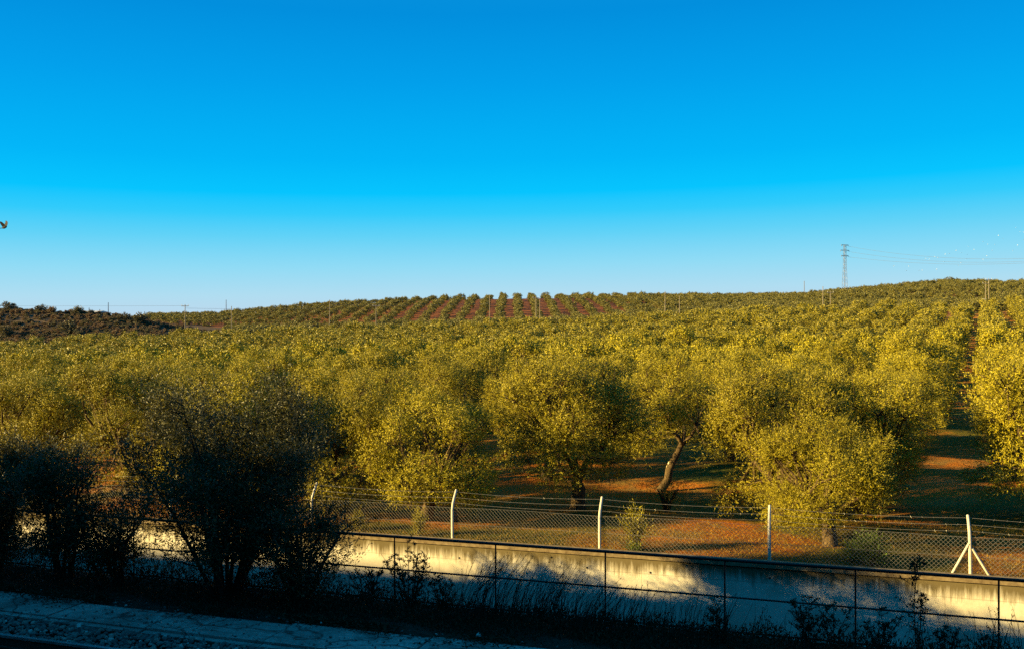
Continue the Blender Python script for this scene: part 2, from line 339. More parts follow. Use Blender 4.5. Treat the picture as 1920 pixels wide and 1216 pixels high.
# unseen bank added behind the camera to keep the sun off track and lower wall
As3 = np.concatenate([-np.geomspace(500, 60, 14), np.arange(-58, 40, 1.2), np.geomspace(40, 400, 12)])
Ds3 = np.array([-400, -120, -40, -15, -8, -5.5, -4.2, -3.8, -3.4, -3.0])
def z_bank(A, D, X, Y):
    prof = np.interp(D, [-400, -120, -40, -15, -8, -5.5, -4.2, -3.8, -3.4, -3.0], [10.6, 10.6, 10.2, 9.9, 9.5, 9.3, 9.0, 4.0, -2.0, -5.1])
    return prof + gz(A) + (D < -3.9) * 0.06 * np.sin(A * 0.21)
me = grid_mesh('shade_bank', As3, Ds3, z_bank, [M['scrubsoil']])
tag(obj('shade_bank', me, rz=RZ), 'unseen bank added behind the viewer to shade the track and lower wall', kind='structure')

# ------------------------------------------------------------------ concrete walkway, ballast, rail
mb = MB(); a = -45.0; rng = random.Random(3)
while a < 12:
    L = rng.uniform(1.9, 2.6); j = 0.02
    for (d0, d1) in ((12.02, 12.14), (12.145, 13.22 + rng.uniform(-.3, .06))):
        zt = ZG + rng.uniform(-0.015, 0.015) - (0.035 if d1 < 12.2 else 0); e = rng.uniform(-0.015, 0.015)
        v = []
        for aa in (a + j, a + L - j):
            for dd in (d0, d1):
                for zz in (-0.18, 0): v.append((aa, dd + e, zt + gz(aa) + zz))
        mb.add(v, [(0, 1, 3, 2), (4, 6, 7, 5), (0, 4, 5, 1), (2, 3, 7, 6), (0, 2, 6, 4), (1, 5, 7, 3)])
    a += L
tag(obj('walkway', (mb, M['slab']), rz=RZ), 'cracked grey concrete slab walkway between the ballast and the weeds', kind='structure')
def stone_cloud(n, a0, a1, d0, d1, zf, r0, r1, seed, mat, name):
    g = np.random.default_rng(seed)
    base = np.array([(1, 0, 0), (-1, 0, 0), (0, 1, 0), (0, -1, 0), (0, 0, 1), (0, 0, -1)], float)
    ft = np.array([(0, 2, 4), (2, 1, 4), (1, 3, 4), (3, 0, 4), (2, 0, 5), (1, 2, 5), (3, 1, 5), (0, 3, 5)])
    # subdivide once for rounder, broken stones
    vs = [tuple(b) for b in base]; fs = []; cache = {}
    def md(i, j):
        kk = (min(i, j), max(i, j))
        if kk not in cache:
            p = (np.array(vs[i]) + np.array(vs[j])); p /= np.linalg.norm(p); cache[kk] = len(vs); vs.append(tuple(p))
        return cache[kk]
    for t in ft:
        x, y, z = md(t[0], t[1]), md(t[1], t[2]), md(t[2], t[0]); fs += [(t[0], x, z), (x, t[1], y), (z, y, t[2]), (x, y, z)]
    vs = np.array(vs); fs = np.array([(p, q, r, r) for p, q, r in fs]); nv = len(vs)
    A = g.uniform(a0, a1, n); D = g.uniform(d0, d1, n); R = g.uniform(r0, r1, n)
    V = vs[None] * g.uniform(0.65, 1.2, (n, nv, 1)) * R[:, None, None] * g.uniform(0.6, 1.25, (n, 1, 3))
    th = g.uniform(0, 6.28, n); c, s_ = np.cos(th)[:, None], np.sin(th)[:, None]
    V = np.stack([V[..., 0] * c - V[..., 1] * s_, V[..., 0] * s_ + V[..., 1] * c, V[..., 2] * 0.8], -1)
    V += np.stack([A, D, zf(A, D) + g.uniform(-0.02, 0.03, n)], -1)[:, None, :]
    mb = MB(); mb.add(V.reshape(-1, 3), (fs[None] + (np.arange(n) * nv)[:, None, None]).reshape(-1, 4))
    return obj(name, (mb, mat), rz=RZ)
o = stone_cloud(7000, -24, 4, 11.18, 12.02, lambda A, D: ZG - 0.07 - 0.05 * (12.0 - D) + gz(A), 0.022, 0.06, 7, M['stone'], 'ballast')
tag(o, 'grey and reddish broken ballast stones beside the rail', 'gravel', kind='stuff')
def sbox(mb, a0, a1, d0, d1, z0, z1):
    v = [(aa, dd, zz + gz(aa)) for aa in (a0, a1) for dd in (d0, d1) for zz in (z0, z1)]
    mb.add(v, [(0, 1, 3, 2), (4, 6, 7, 5), (0, 4, 5, 1), (2, 3, 7, 6), (0, 2, 6, 4), (1, 5, 7, 3)])
tr = thing('railway_track', 'dark steel railway track running along the near edge of the ballast', 'railway track', (0, 0, 0), RZ)
for dr in (11.05, 9.38):
    mb = MB(); sbox(mb, -60, 30, dr - .012, dr + .012, ZG - .12, ZG + .02); sbox(mb, -60, 30, dr - .07, dr + .07, ZG - .145, ZG - .12)
    r_ = obj('rail', (mb, M['rust']), tr)
    mb = MB(); sbox(mb, -60, 30, dr - .036, dr + .036, ZG + .02, ZG + .06); obj('rail_head', (mb, M['railhead']), r_)
a = -22.0
while a < -8:
    mb = MB(); sbox(mb, a, a + .25, 8.9, 11.35, ZG - .24, ZG - .148); obj('sleeper', (mb, M['slab']), tr); a += 0.6

# ------------------------------------------------------------------ handrail
def railing():
    t = thing('handrail', 'thin black three bar metal railing in front of the pale concrete wall', 'railing', (0, 0, 0), RZ)
    d = 14.9
    a0, a1 = -33.0, 13.0
    for nm, z, r in (('top_rail', -3.835, .026), ('middle_rail', -4.44, .0155), ('lower_rail', -5.0, .0155)):
        mb = MB(); pts = [(aa, d, z + gz(aa)) for aa in np.linspace(a0, a1, 24)]; mb.tube(pts, r, 8); obj(nm, (mb, M['black'], True), t)
    a_ref = px_t(1135, d); a = a_ref - 2.0 * 14
    while a < a1:
        mb = MB(); z = gz(a); mb.tube([(a, d, ZG - .35 + z), (a, d, -3.84 + z)], .0145, 8)
        mb.box(a - .05, a + .05, d - .05, d + .05, ZG - .24 + z, ZG - .19 + z)
        obj('railing_post', (mb, M['black'], True), t); a += 2.0
railing()

# ------------------------------------------------------------------ retaining wall
ZW = -5.17
wl = thing('retaining_wall', 'pale concrete retaining wall with dark drip stains below its coping', 'wall', (0, 0, ZW - .09), RZ)
mb = MB(); aa = np.linspace(-60, 40, 60)
for i in range(len(aa) - 1):
    v = [(x, y, z + gz(x)) for x in (aa[i], aa[i + 1]) for y in (20.03, 20.28) for z in (-3.6, 0)]
    mb.add(v, [(0, 1, 3, 2), (4, 6, 7, 5), (0, 4, 5, 1), (2, 3, 7, 6)])
obj('wall_face', (mb, M['wall']), wl)
mb = MB(); sbox(mb, -60, 40, 19.985, 20.33, 0.0, 0.09); obj('coping', (mb, M['coping']), wl)
for px, dy in ((1100, .30), (1219, .30), (1033, .12), (1443, .22), (860, .30)):
    aa_ = px_t(px, 20.0); mb = MB()
    mb.tube([(aa_, 20.035, -dy + gz(aa_)), (aa_, 20.022, -dy + gz(aa_))], .022, 10); obj('tie_hole', (mb, M['black']), wl)

# ------------------------------------------------------------------ chain link fence on top of the wall
def fence():
    t = thing('chain_link_fence', 'chain link fence with pale bent posts and barbed wire above the wall', 'fence', (0, 0, 0), RZ)
    d = 20.5
    zb = lambda a: -5.30 + gz(a)
    posts = [(-300, 0), (0, 0), (320, 0), (585, 0), (849, 0), (1125, 0), (1443, 0), (1820, 1), (2290, 0)]
    A = []
    for px, st in posts:
        a = px_t(px, d); A.append(a); z = zb(a); mb = MB(); r = random.Random(px)
        h = 1.22; lean = r.uniform(-.02, .02)
        pts = [(a, d, z - .3), (a + lean * .5, d, z + .35), (a + lean, d + .02, z + h - .42), (a + lean, d + .06, z + h - .28), (a + lean, d + .15, z + h - .14), (a + lean, d + .28, z + h + .03)]
        mb.tube(pts, [.036, .036, .034, .033, .032, .030], 7); p = obj('fence_post', (mb, M['post'], True), t)
        if st:
            for sg, hh, sp in ((-1, .72, .40), (1, .62, .42)):
                mb = MB(); mb.tube([(a + sg * .03, d, z + hh), (a + sg * sp, d + .02, z - .05)], .026, 6); obj('strut', (mb, M['post'], True), p)
    a0, a1 = A[0], A[-1]
    h = 0.83; p = 0.092; mb = MB(); z0 = 0.02
    # each wire zigzags: drawn as two sets of crossing diagonals
    rr = .0032
    a = a0
    for sg in (1, -1):
        a = a0 - h
        while a < a1 + h:
            x0, x1 = a, a + sg * h
            sagt = 0.012 * math.sin(a * 1.57)
            P = [(x0, d + .045 + sg * .003, zb(x0) + z0), ((x0 + x1) / 2, d + .05 + sg * .003, zb((x0 + x1) / 2) + z0 + h / 2), (x1, d + .045 + sg * .003, zb(x1) + z0 + h + sagt)]
            mb.tube(P, rr, 3, cap=False); a += p
    obj('wire_mesh', (mb, M['wire']), t)
    for zz in (z0 + h, z0 + .42, z0 + .03):
        mb = MB(); mb.tube([(x, d + .04, zb(x) + zz + (0.012 * math.sin(x * 1.57) if zz > .8 else 0)) for x in np.linspace(a0, a1, 60)], .0026, 4); obj('line_wire', (mb, M['wire']), t)
    rg = random.Random(4)
    for dd, zz in ((.08, .96), (.15, 1.08), (.26, 1.20)):
        mb = MB(); pts = []
        for i in range(len(A) - 1):
            for q in np.linspace(0, 1, 10)[:-1]:
                x = A[i] + (A[i + 1] - A[i]) * q; pts.append((x, d + dd, zb(x) + zz - .05 * 4 * q * (1 - q)))
        mb.tube(pts, .0026, 4)
        for i in range(len(pts) - 1):
            for q in np.arange(0, 1, .5):
                P = np.array(pts[i]) * (1 - q) + np.array(pts[i + 1]) * q; v = np.array([rg.uniform(-.02, .02), rg.uniform(-.02, .02), .022])
                mb.tube([P - v * .7, P + v * .7], .0018, 3, cap=False)
        obj('barbed_wire', (mb, M['wire']), t)
fence()

# ------------------------------------------------------------------ vegetation builders
def unit(v): return v / (np.linalg.norm(v, axis=-1, keepdims=True) + 1e-9)
def olive_variant(seed, lobes, twigs, nleaf, L, Wd, R=1.95, H=4.4, low=0.8, lean=0.0, limbs=4, trunk_h=0.9, trunk_r=.17, mat='olive', detail=True):
    g = np.random.default_rng(seed); core = MB()
    wood = MB(); crown = MB()
    th0 = g.uniform(0, 6.28)
    top = np.array([lean, 0.1 * g.normal(), trunk_h])
    n = 6
    pts = [np.array([0, 0, -.25]) + (top + np.array([0, 0, .25])) * (i / n) + (g.normal(size=3) * .035 if 0 < i < n else 0) for i in range(n + 1)]
    wood.tube(pts, [trunk_r * f for f in np.linspace(1.55, .85, n + 1)], 8 if detail else 5)
    LB = []; nh = max(3, round(lobes / 4.5)); sub = max(3, lobes // nh + 1)
    for i in range(nh):                      # heads of the crown, each carrying smaller clumps on its outside
        th = th0 + 6.28 * i / nh + g.normal() * .25; hr = R * g.uniform(.40, .50); rr = R * g.uniform(.42, .58) * (0.25 if (i == nh - 1 and nh > 3) else 1)
        zc = H - hr * 1.0 - g.uniform(.15, .75) - (0 if rr < R * .3 else .25)
        hc = np.array([lean * .6 + rr * math.cos(th), rr * math.sin(th), zc]); LB.append((hc, hr * .86))
        for q in range(sub):
            dv_ = unit(g.normal(size=3) + [math.cos(th) * .7, math.sin(th) * .7, .15]); LB.append((hc + dv_ * hr * .84, hr * g.uniform(.34, .52)))
    for i in range(max(10, int(lobes * .8))):      # the skirt
        th = th0 + 2.399 * i + g.normal() * .3; rr = R * g.uniform(.45, .80)
        LB.append((np.array([lean * .6 + rr * math.cos(th), rr * math.sin(th), low + g.uniform(.2, 2.0)]), R * g.uniform(.24, .38)))
    bl = [[] for _ in range(limbs)]
    la = np.array([th0 + 6.28 * i / limbs for i in range(limbs)])
    for c, r in LB:
        ang = math.atan2(c[1], c[0] - lean * .6); bl[int(np.argmin(np.abs(np.angle(np.exp(1j * (la - ang))))))].append((c, r))
    for b, ang in zip(bl, la):
        if not b: continue
        cen = np.mean([c for c, _ in b], 0); elbow = top + (cen - top) * .45 + np.array([math.cos(ang), math.sin(ang), 0]) * .25
        wood.tube([top - [0, 0, .1], top + (elbow - top) * .5 + g.normal(size=3) * .07, elbow], [trunk_r * .62, trunk_r * .5, trunk_r * .4], 6 if detail else 4)
        for c, r in b:
            mid = elbow + (c - elbow) * .5 + g.normal(size=3) * .1
            wood.tube([elbow, mid, c], [trunk_r * .34, trunk_r * .22, trunk_r * .1], 5 if detail else 3)
    for c, r in LB:
        nt_ = int(twigs * (r / .8) ** 2 * 1.25)
        dv = unit(g.normal(size=(nt_, 3)) + np.array([0, 0, .25])); out = unit((c - np.array([0, 0, (low + H) * .45])) * [1, 1, .9])
        dv = unit(dv + out * .45)
        rad = r * (g.uniform(0, 1, nt_) ** .24)
        root = c + dv * rad[:, None] * np.array([1, 1, .92])
        tdir = unit(dv * .55 + np.array([0, 0, .5]) + g.normal(size=(nt_, 3)) * .5)
        low_m = root[:, 2] < low + .9; tdir[low_m] = unit(tdir[low_m] * [1, 1, -.6] + g.normal(size=(low_m.sum(), 3)) * .2)
        tl = g.uniform(.12, .36, nt_); shoot = g.uniform(size=nt_) < .10; tl[shoot] *= 1.9; tdir[shoot] = unit(tdir[shoot] + dv[shoot] * .6 + [0, 0, .3])
        tt = np.linspace(.05, 1, nleaf)
        P = root[:, None, :] + tdir[:, None, :] * (tl[:, None] * tt[None, :])[..., None]
        P = P.reshape(-1, 3) + g.normal(size=(nt_ * nleaf, 3)) * L * .15
        ld = unit(np.repeat(tdir, nleaf, 0) * .75 + g.normal(size=(nt_ * nleaf, 3)) * .55)
        crown.leaves(P, ld, L, Wd, g, np.repeat(dv, nleaf, 0))
        if detail:
            for q in g.choice(nt_, min(nt_, 10), replace=False):
                wood.tube([c, (c + root[q]) / 2 + g.normal(size=3) * .05, root[q] + tdir[q] * tl[q]], [.02, .012, .005], 3, cap=False)
    return wood.mesh('trunk', M['bark'], True), crown.mesh('crown', M[mat])

HI = [olive_variant(100 + i, 19, 330, 12, .064, .0185, H=[4.4, 4.7, 4.2, 4.5, 4.3, 4.6][i], lean=[0, .3, -.25, .1, -.1, .2][i], limbs=[3, 4, 4, 3, 5, 4][i], low=[.35, .6, .4, .5, .4, .35][i]) for i in range(6)]
HI.append(olive_variant(111, 17, 300, 12, .064, .0185, R=1.85, H=4.5, low=1.25, lean=.85, limbs=4, trunk_h=1.7, trunk_r=.11))
SCAR = MB(); SCAR.tube([(.33, -.07, .80), (.42, -.073, .95), (.55, -.075, 1.18)], [.05, .08, .05], 7)
MID = [olive_variant(200 + i, 18, 170, 8, .105, .038, R=1.85, H=4.5, low=.3, limbs=3, detail=False) for i in range(5)]
FAR = [olive_variant(300 + i, 18, 80, 5, .18, .085, R=1.85, H=4.5, low=.3, limbs=3, detail=False) for i in range(4)]

ORD = ['first', 'second', 'third', 'fourth', 'fifth', 'sixth', 'seventh', 'eighth', 'ninth', 'tenth', 'eleventh', 'twelfth', 'thirteenth', 'fourteenth', 'fifteenth',
       'sixteenth', 'seventeenth', 'eighteenth', 'nineteenth', 'twentieth'] + ['twenty ' + w for w in ('first', 'second', 'third', 'fourth', 'fifth', 'sixth', 'seventh', 'eighth', 'ninth')] + \
      ['thirtieth'] + ['thirty ' + w for w in ('first', 'second', 'third', 'fourth', 'fifth', 'sixth', 'seventh', 'eighth', 'ninth')] + ['fortieth']
def put_tree(src, x, y, sc, rz, label, group, zoff=0.0, hs=1.0):
    z = tz(x, y) + zoff
    t = thing('olive_tree', label, 'olive tree', (x, y, z), rz, group); t.scale = (sc, sc, sc * hs)
    obj('trunk', src[0], t); obj('crown', src[1], t)
    return t
GRP = 'olive trees of the near grove'
FRONT = [  # px, Y, variant, scale, rotation, label
    (440, 26.9, 2, 1.05, 0.7, 'olive tree directly behind the largest dark shrub, beyond the fence'),
    (250, 28.6, 5, 1.05, 2.2, 'bright yellow lit olive tree seen over the dark shrubs left of the largest one'),
    (70, 31.0, 3, 1.0, 4.0, 'olive tree by the fence near the left edge, over the thin stemmed shrub'),
    (1556, 21.4, 0, .80, 0.4, 'olive tree with a short orange lit trunk standing just behind the chain link fence'),
    (1232, 30.0, 6, 1.0, 0.0, 'olive tree on a pale leaning trunk left of the sunlit clearing'),
    (1080, 26.2, 3, 1.08, 1.9, 'wide olive tree whose dark limbs fork low above the barbed wire, right of centre'),
    (800, 24.8, 2, .92, 2.6, 'low olive tree hanging over the fence left of the first clear bent post'),
    (1985, 24.4, 4, 1.25, 0.9, 'bright olive tree cut by the right edge of the picture beside the bare alley'),
    (1618, 25.6, 5, 1.0, 1.2, 'tall olive tree close behind the one with the orange lit trunk'),
    (1455, 24.4, 4, 1.05, 3.3, 'bright broad olive tree whose foliage hangs low left of the orange lit trunk'),
    (640, 26.2, 0, 1.0, 3.0, 'olive tree half hidden by the right side of the dark shrub'),
]
front_xy = []
for px, Y, vi, sc, rz, lab in FRONT:
    x = (px - 960) / F * Y; front_xy.append((x, Y)); t_ = put_tree(HI[vi], x, Y, sc, rz, lab, GRP)
    if vi == 6: obj('pruning_scar', (SCAR, M['palewood'], True), t_)
rng = random.Random(11)
rv = np.array([.4681, .8837]); cv = np.array([.8837, -.4681])       # along the rows, across the rows
cands = []
for ci in range(-70, 20):
    c = -3.36 + 5.5 * ci if ci <= 0 else 1.54 + 5.5 * (ci - 1)
    k_ = 0
    for ri in range(0, 80):
        r = -20 + ri * 4.95 + (ci % 2) * 2.3
        p = rv * (r + rng.uniform(-.8, .8)) + cv * (c + rng.uniform(-.4, .4) * (.4 if ci in (0, 1) else 1))
        x, y = p; a, d = w2t(x, y)
        if d < 23.4 or (d < 25.5 and a > 3) or y > 212 or y < 12: continue
        if abs(x / y) > .64: continue
        if min((x - fx) ** 2 + (y - fy) ** 2 for fx, fy in front_xy) < 3.0 ** 2: continue
        if rng.random() < .05 or (-3 < x < 3.5 and 27.6 < y < 30.6): continue
        cands.append((y * y + x * x, x, y, ci))
cands.sort()
rows = {}; n_ind = 0; REST = []
LIM = 300 - len(FRONT)
for q, x, y, ci in cands:
    if n_ind >= LIM: REST.append((x, y)); continue
    R_ = math.sqrt(q); src = HI if R_ < 44 else (MID if R_ < 72 else FAR)
    rows[ci] = rows.get(ci, 0) + 1; kth = rows[ci]
    side = (ORD[-ci] + ' row left') if ci <= 0 else (ORD[ci - 1] + ' row right')
    lab = 'olive tree, %s back from fence in the %s of bare alley' % (ORD[min(kth, len(ORD)) - 1], side)
    put_tree(rng.choice(src[:6]), x, y, rng.uniform(.80, 1.14), rng.uniform(0, 6.28), lab, GRP, hs=rng.uniform(.84, 1.10)); n_ind += 1
print('NG individuals', n_ind, 'rest', len(REST), 'farthest', math.sqrt(cands[min(LIM, len(cands)) - 1][0]))

def joined_trees(name, srcs, places, mat, seed):
    """far trees as one mass, real geometry copied in numpy"""
    g = np.random.default_rng(seed); data = []
    for w, c in srcs:
        vs = []; fs = []; off = 0
        V = np.empty(len(c.vertices) * 3, np.float32); c.vertices.foreach_get('co', V); V = V.reshape(-1, 3)
        data.append(V)
    mb = MB()
    for (x, y, s, z) in places:
        V = data[g.integers(len(data))]; th = g.uniform(0, 6.28); cc, ss = math.cos(th), math.sin(th)
        P = np.stack([V[:, 0] * cc - V[:, 1] * ss, V[:, 0] * ss + V[:, 1] * cc, V[:, 2]], -1) * s * np.array([1, 1, g.uniform(.88, 1.08)]) + (x, y, z)
        mb.add(P, np.arange(len(P)).reshape(-1, 4))
    return obj(name, (mb, M[mat]))
VF = [olive_variant(400 + i, 10, 16, 4, .38, .24, R=2.0, H=3.7, low=.2, limbs=3, detail=False) for i in range(4)]
VM = [olive_variant(450 + i, 14, 36, 5, .26, .13, R=1.8, H=4.5, low=.3, limbs=3, detail=False) for i in range(5)]
print('leaves', [len(v[0][1].polygons) for v in (HI, MID, FAR, VM)])
o = joined_trees('far_olive_grove', VM, [(x, y, rng.uniform(.78, 1.14), tz(x, y)) for x, y in REST], 'olive_back', 5)
tag(o, 'mass of olive crowns at the back of the near grove below the hills', 'olive grove', kind='stuff')
HL = []
Xg = -290.0
while Xg < 300:
    Yg = 288.0
    while Yg < 445:
        x = Xg + rng.uniform(-.7, .7); y = Yg + rng.uniform(-.8, .8); px = 960 + F * x / y
        if 275 < px < 1990 and not (px < 430 and y < 330): HL.append((x, y, rng.uniform(.64, .95), tz(x, y)))
        Yg += 5.4
    Xg += 6.8
for i in range(430):
    y = rng.uniform(222, 292); px = rng.uniform(420, 1990)
    x = (px - 960) / F * y; HL.append((x, y, rng.uniform(.75, 1.0), tz(x, y)))
# extra, less ordered trees on the right hand hill and along the distant left ridge
for i in range(620):
    y = rng.uniform(285, 445); px = rng.uniform(1180, 1990); x = (px - 960) / F * y
    HL.append((x, y, rng.uniform(.7, 1.0), tz(x, y)))
for i in range(160):
    y = rng.uniform(395, 430); px = rng.uniform(-40, 300); x = (px - 960) / F * y; HL.append((x, y, rng.uniform(.6, .9), tz(x, y) - 1))
o = joined_trees('hillside_olive_grove', VF, HL, 'olive_far', 6)
tag(o, 'far hillside planted with rows of small olive trees on red soil', 'olive grove', kind='stuff')
print('hill trees', len(HL))

# scrub hill on the left
def bush_variant(seed, R, H, twigs, nleaf, L, Wd, mat, lobes=7):
    g = np.random.default_rng(seed); crown = MB()
    for i in range(lobes):
        th = g.uniform(0, 6.28); rr = R * g.uniform(0, .6); c = np.array([rr * math.cos(th), rr * math.sin(th), H * g.uniform(.08, .6)]); r = min(R, H) * g.uniform(.35, .55)
        dv = unit(g.normal(size=(twigs, 3)) + [0, 0, .3]); root = c + dv * (r * g.uniform(0, 1, twigs) ** .4)[:, None]; root[:, 2] = np.maximum(root[:, 2], .05)
        td = unit(dv * .5 + [0, 0, .6] + g.normal(size=(twigs, 3)) * .4); tt = np.linspace(0, 1, nleaf)
        P = (root[:, None] + td[:, None] * (g.uniform(.15, .4, twigs)[:, None] * tt)[..., None]).reshape(-1, 3)
        crown.leaves(P, unit(np.repeat(td, nleaf, 0) + g.normal(size=(len(P), 3)) * .5), L, Wd, g)
    st = MB()
    for i in range(5):
        th = g.uniform(0, 6.28); st.tube([(0, 0, -.1), (.2 * R * math.cos(th), .2 * R * math.sin(th), H * .3), (.45 * R * math.cos(th), .45 * R * math.sin(th), H * .6)], [.06, .04, .015], 4)
    return st.mesh('stem', M['darkbark']), crown.mesh('foliage', M[mat])
SB = [bush_variant(500 + i, 2.0, 2.2, 45, 5, .26, .13, 'scrub' if i < 3 else 'scrub_brown', 9) for i in range(5)]
def put_bush(name, src, x, y, z, sc, rz, lab, cat, grp=None):
    t = thing(name, lab, cat, (x, y, z), rz, grp); t.scale = sc
    obj('stem', src[0], t); obj('foliage', src[1], t); return t
for (px, py, sc, v, lab) in ((232, 600, 1.25, 0, 'left of two rounded dark trees at the right end of the scrub hill'), (262, 602, 1.6, 1, 'right of two rounded dark trees at the end of the scrub hill'),
                             (16, 586, 1.3, 2, 'green bush on the scrub hill crest at the left edge'), (98, 588, .95, 3, 'small pointed brown bush on the crest of the scrub hill'),
                             (76, 590, 1.1, 0, 'small round bush on the scrub hill crest left of the pointed brown bush'), (146, 592, 1.2, 1, 'flat topped bush at the low right end of the scrub hill crest'),
                             (8, 612, 1.5, 2, 'pale olive coloured bush low on the scrub hill at the left edge'), (130, 612, 1.5, 1, 'large feathery bush halfway down the scrub hill')):
    Y = {586: 272., 588: 268., 590: 270., 592: 268., 600: 262., 602: 260., 612: 240.}[py]; x = (px - 960) / F * Y
    put_bush('scrub_bush', SB[v], x, Y, tz(x, Y) - .1, (sc, sc, sc), px * .7, lab, 'bush', 'bushes on the scrub hill')
PL = []
for i in range(2800):
    y = rng.uniform(220, 292); px = rng.uniform(-60, 440) if i % 3 else rng.uniform(-60, 300); x = (px - 960) / F * y
    s = rng.uniform(.15, .45) * (1.5 if rng.random() < .12 else 1); PL.append((x, y, s, tz(x, y)))
o = joined_trees('scrub', SB[:3], PL[::2], 'scrub', 8); tag(o, 'low dark scrub covering the brown hill at the left', 'scrub', kind='stuff')
o = joined_trees('dry_scrub', SB[3:], PL[1::2], 'scrub_brown', 9); tag(o, 'low dry brown scrub between the dark bushes of the left hill', 'scrub', kind='stuff')

# ------------------------------------------------------------------ dark shrubs beside the railway
def shrub(px, d, H, R, seed, lab, dens=1.0, name='shrub', stems=7, low=.5, squash=1.0, airy=0.0):
    a = px_t(px, d); X, Y, _ = t2w(a, d, 0); z = ZG - .1 + gz(a)
    t = thing(name, lab, 'shrub', (X, Y, z), RZ)
    g = np.random.default_rng(seed); lf = MB(); tips = []
    for i in range(stems):
        th = g.uniform(0, 6.28); r0 = g.uniform(.02, .22); sp = g.uniform(.35, 1.0) * R
        b = np.array([r0 * math.cos(th), r0 * math.sin(th), -.1]); e = np.array([sp * math.cos(th), sp * math.sin(th) * .8, H * g.uniform(.72, 1.0) * (1 - .22 * (sp / R) ** 2)])
        m1 = b + (e - b) * .4 + np.array([0, 0, H * .12]) + g.normal(size=3) * .08
        m2 = b + (e - b) * .72 + np.array([0, 0, H * .07]) + g.normal(size=3) * .08
        sm_ = MB(); sm_.tube([b, (b + m1) / 2 + g.normal(size=3) * .03, m1, m2, e], [.042, .036, .028, .018, .006], 6)
        nb = 24
        for q in range(nb):
            f = g.uniform(.18, 1.0); p = b + (m1 - b) * f * 2 if f < .5 else m1 + (e - m1) * (f - .5) * 2
            dv = unit(np.array([math.cos(g.uniform(0, 6.28)), math.sin(g.uniform(0, 6.28)), g.uniform(-.25, .9)])); ln = g.uniform(.4, .95) * R * .55 * (1.15 - .4 * f)
            e2 = p + dv * ln + np.array([0, 0, -.08 if f < .4 else .12])
            if e2[2] < low: e2[2] = low + g.uniform(0, .2)
            sm_.tube([p, (p + e2) / 2 + g.normal(size=3) * .04, e2], [.012, .008, .003], 3, cap=False); tips.append((p, e2))
        obj('stem', (sm_, M['darkbark'], True), t)
    for p, e2 in tips:
        nt_ = int(52 * dens * g.uniform(.6, 1.3)); f = g.uniform(.25, 1.05, nt_)[:, None]; root = p + (e2 - p) * f + g.normal(size=(nt_, 3)) * .12
        td = unit(unit(e2 - p) * .5 + [0, 0, .35] + g.normal(size=(nt_, 3)) * .5); tl = g.uniform(.10, .32, nt_); tt = np.linspace(.1, 1, 9)
        P = (root[:, None] + td[:, None] * (tl[:, None] * tt)[..., None]).reshape(-1, 3)
        lf.leaves(P, unit(np.repeat(td, 9, 0) * .7 + g.normal(size=(len(P), 3)) * .5), .06, .018, g)
    obj('foliage', (lf, M['shrub']), t)
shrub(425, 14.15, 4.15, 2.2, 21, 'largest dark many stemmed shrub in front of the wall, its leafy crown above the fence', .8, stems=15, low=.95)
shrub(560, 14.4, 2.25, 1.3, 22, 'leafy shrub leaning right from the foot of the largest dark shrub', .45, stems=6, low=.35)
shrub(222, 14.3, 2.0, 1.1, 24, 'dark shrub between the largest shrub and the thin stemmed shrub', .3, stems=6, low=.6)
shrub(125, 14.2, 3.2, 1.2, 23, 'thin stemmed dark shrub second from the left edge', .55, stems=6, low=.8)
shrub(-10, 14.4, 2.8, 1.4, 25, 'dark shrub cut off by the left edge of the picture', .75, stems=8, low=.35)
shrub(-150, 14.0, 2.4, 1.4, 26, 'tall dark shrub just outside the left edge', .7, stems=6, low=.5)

# ------------------------------------------------------------------ weeds in front of the wall
def weed_plant(px, d, H, seed, lab, name='tall_weed', n=6, spread=.35, leaf=.04, dens=1.0, lean=0.0, cat='weed', mat='weed', grp=None):
    a = px_t(px, d); X, Y, _ = t2w(a, d, 0); z = ZG - .16 + gz(a)
    t = thing(name, lab, cat, (X, Y, z), RZ, grp); g = np.random.default_rng(seed); st = MB(); lf = MB()
    for i in range(n):
        th = g.uniform(0, 6.28); h = H * g.uniform(.6, 1.0) if i else H
        sp_ = spread * (g.uniform(.2, 1) if i else .15); e = np.array([sp_ * math.cos(th) + lean * h, sp_ * math.sin(th) * .6, h]); m = e * [.4, .4, .55] + g.normal(size=3) * .03
        st.tube([(g.normal() * .04, g.normal() * .04, -.1), m, e], [.009, .007, .003], 4)
        for q in range(int(9 * dens)):
            f = g.uniform(.25, 1); p = m * f * 2 if f < .5 else m + (e - m) * (f - .5) * 2
            th2 = g.uniform(0, 6.28); e2 = p + np.array([math.cos(th2), math.sin(th2), g.uniform(.2, 1)]) * g.uniform(.06, .20) * (1.3 - f) * 1.6
            st.tube([p, e2], [.004, .002], 3, cap=False); nl = 16; ff = g.uniform(.2, 1.1, nl)[:, None]
            P = p + (e2 - p) * ff; lf.leaves(P, unit((e2 - p)[None] * 2 + g.normal(size=(nl, 3)) * .6), leaf, leaf * .38, g)
    obj('stem', (st, M['stalk']), t); obj('foliage', (lf, M[mat]), t)
weed_plant(770, 14.5, 1.30, 31, 'twiggy dark bush against the wall just right of the dark shrubs', 'bush', n=16, spread=.75, dens=1.5, cat='bush')
weed_plant(690, 14.35, .80, 32, 'low dark bush at the left foot of the twiggy bush', 'bush', n=10, spread=.55, dens=1.4, cat='bush')
weed_plant(840, 14.45, .75, 33, 'low dark bush at the right foot of the twiggy bush', 'bush', n=9, spread=.5, dens=1.3, cat='bush')
weed_plant(1718, 14.4, 1.62, 34, 'tallest leafy weed, its tip reaching above the wall coping at the right', n=2, spread=.16, dens=3.2, leaf=.05)
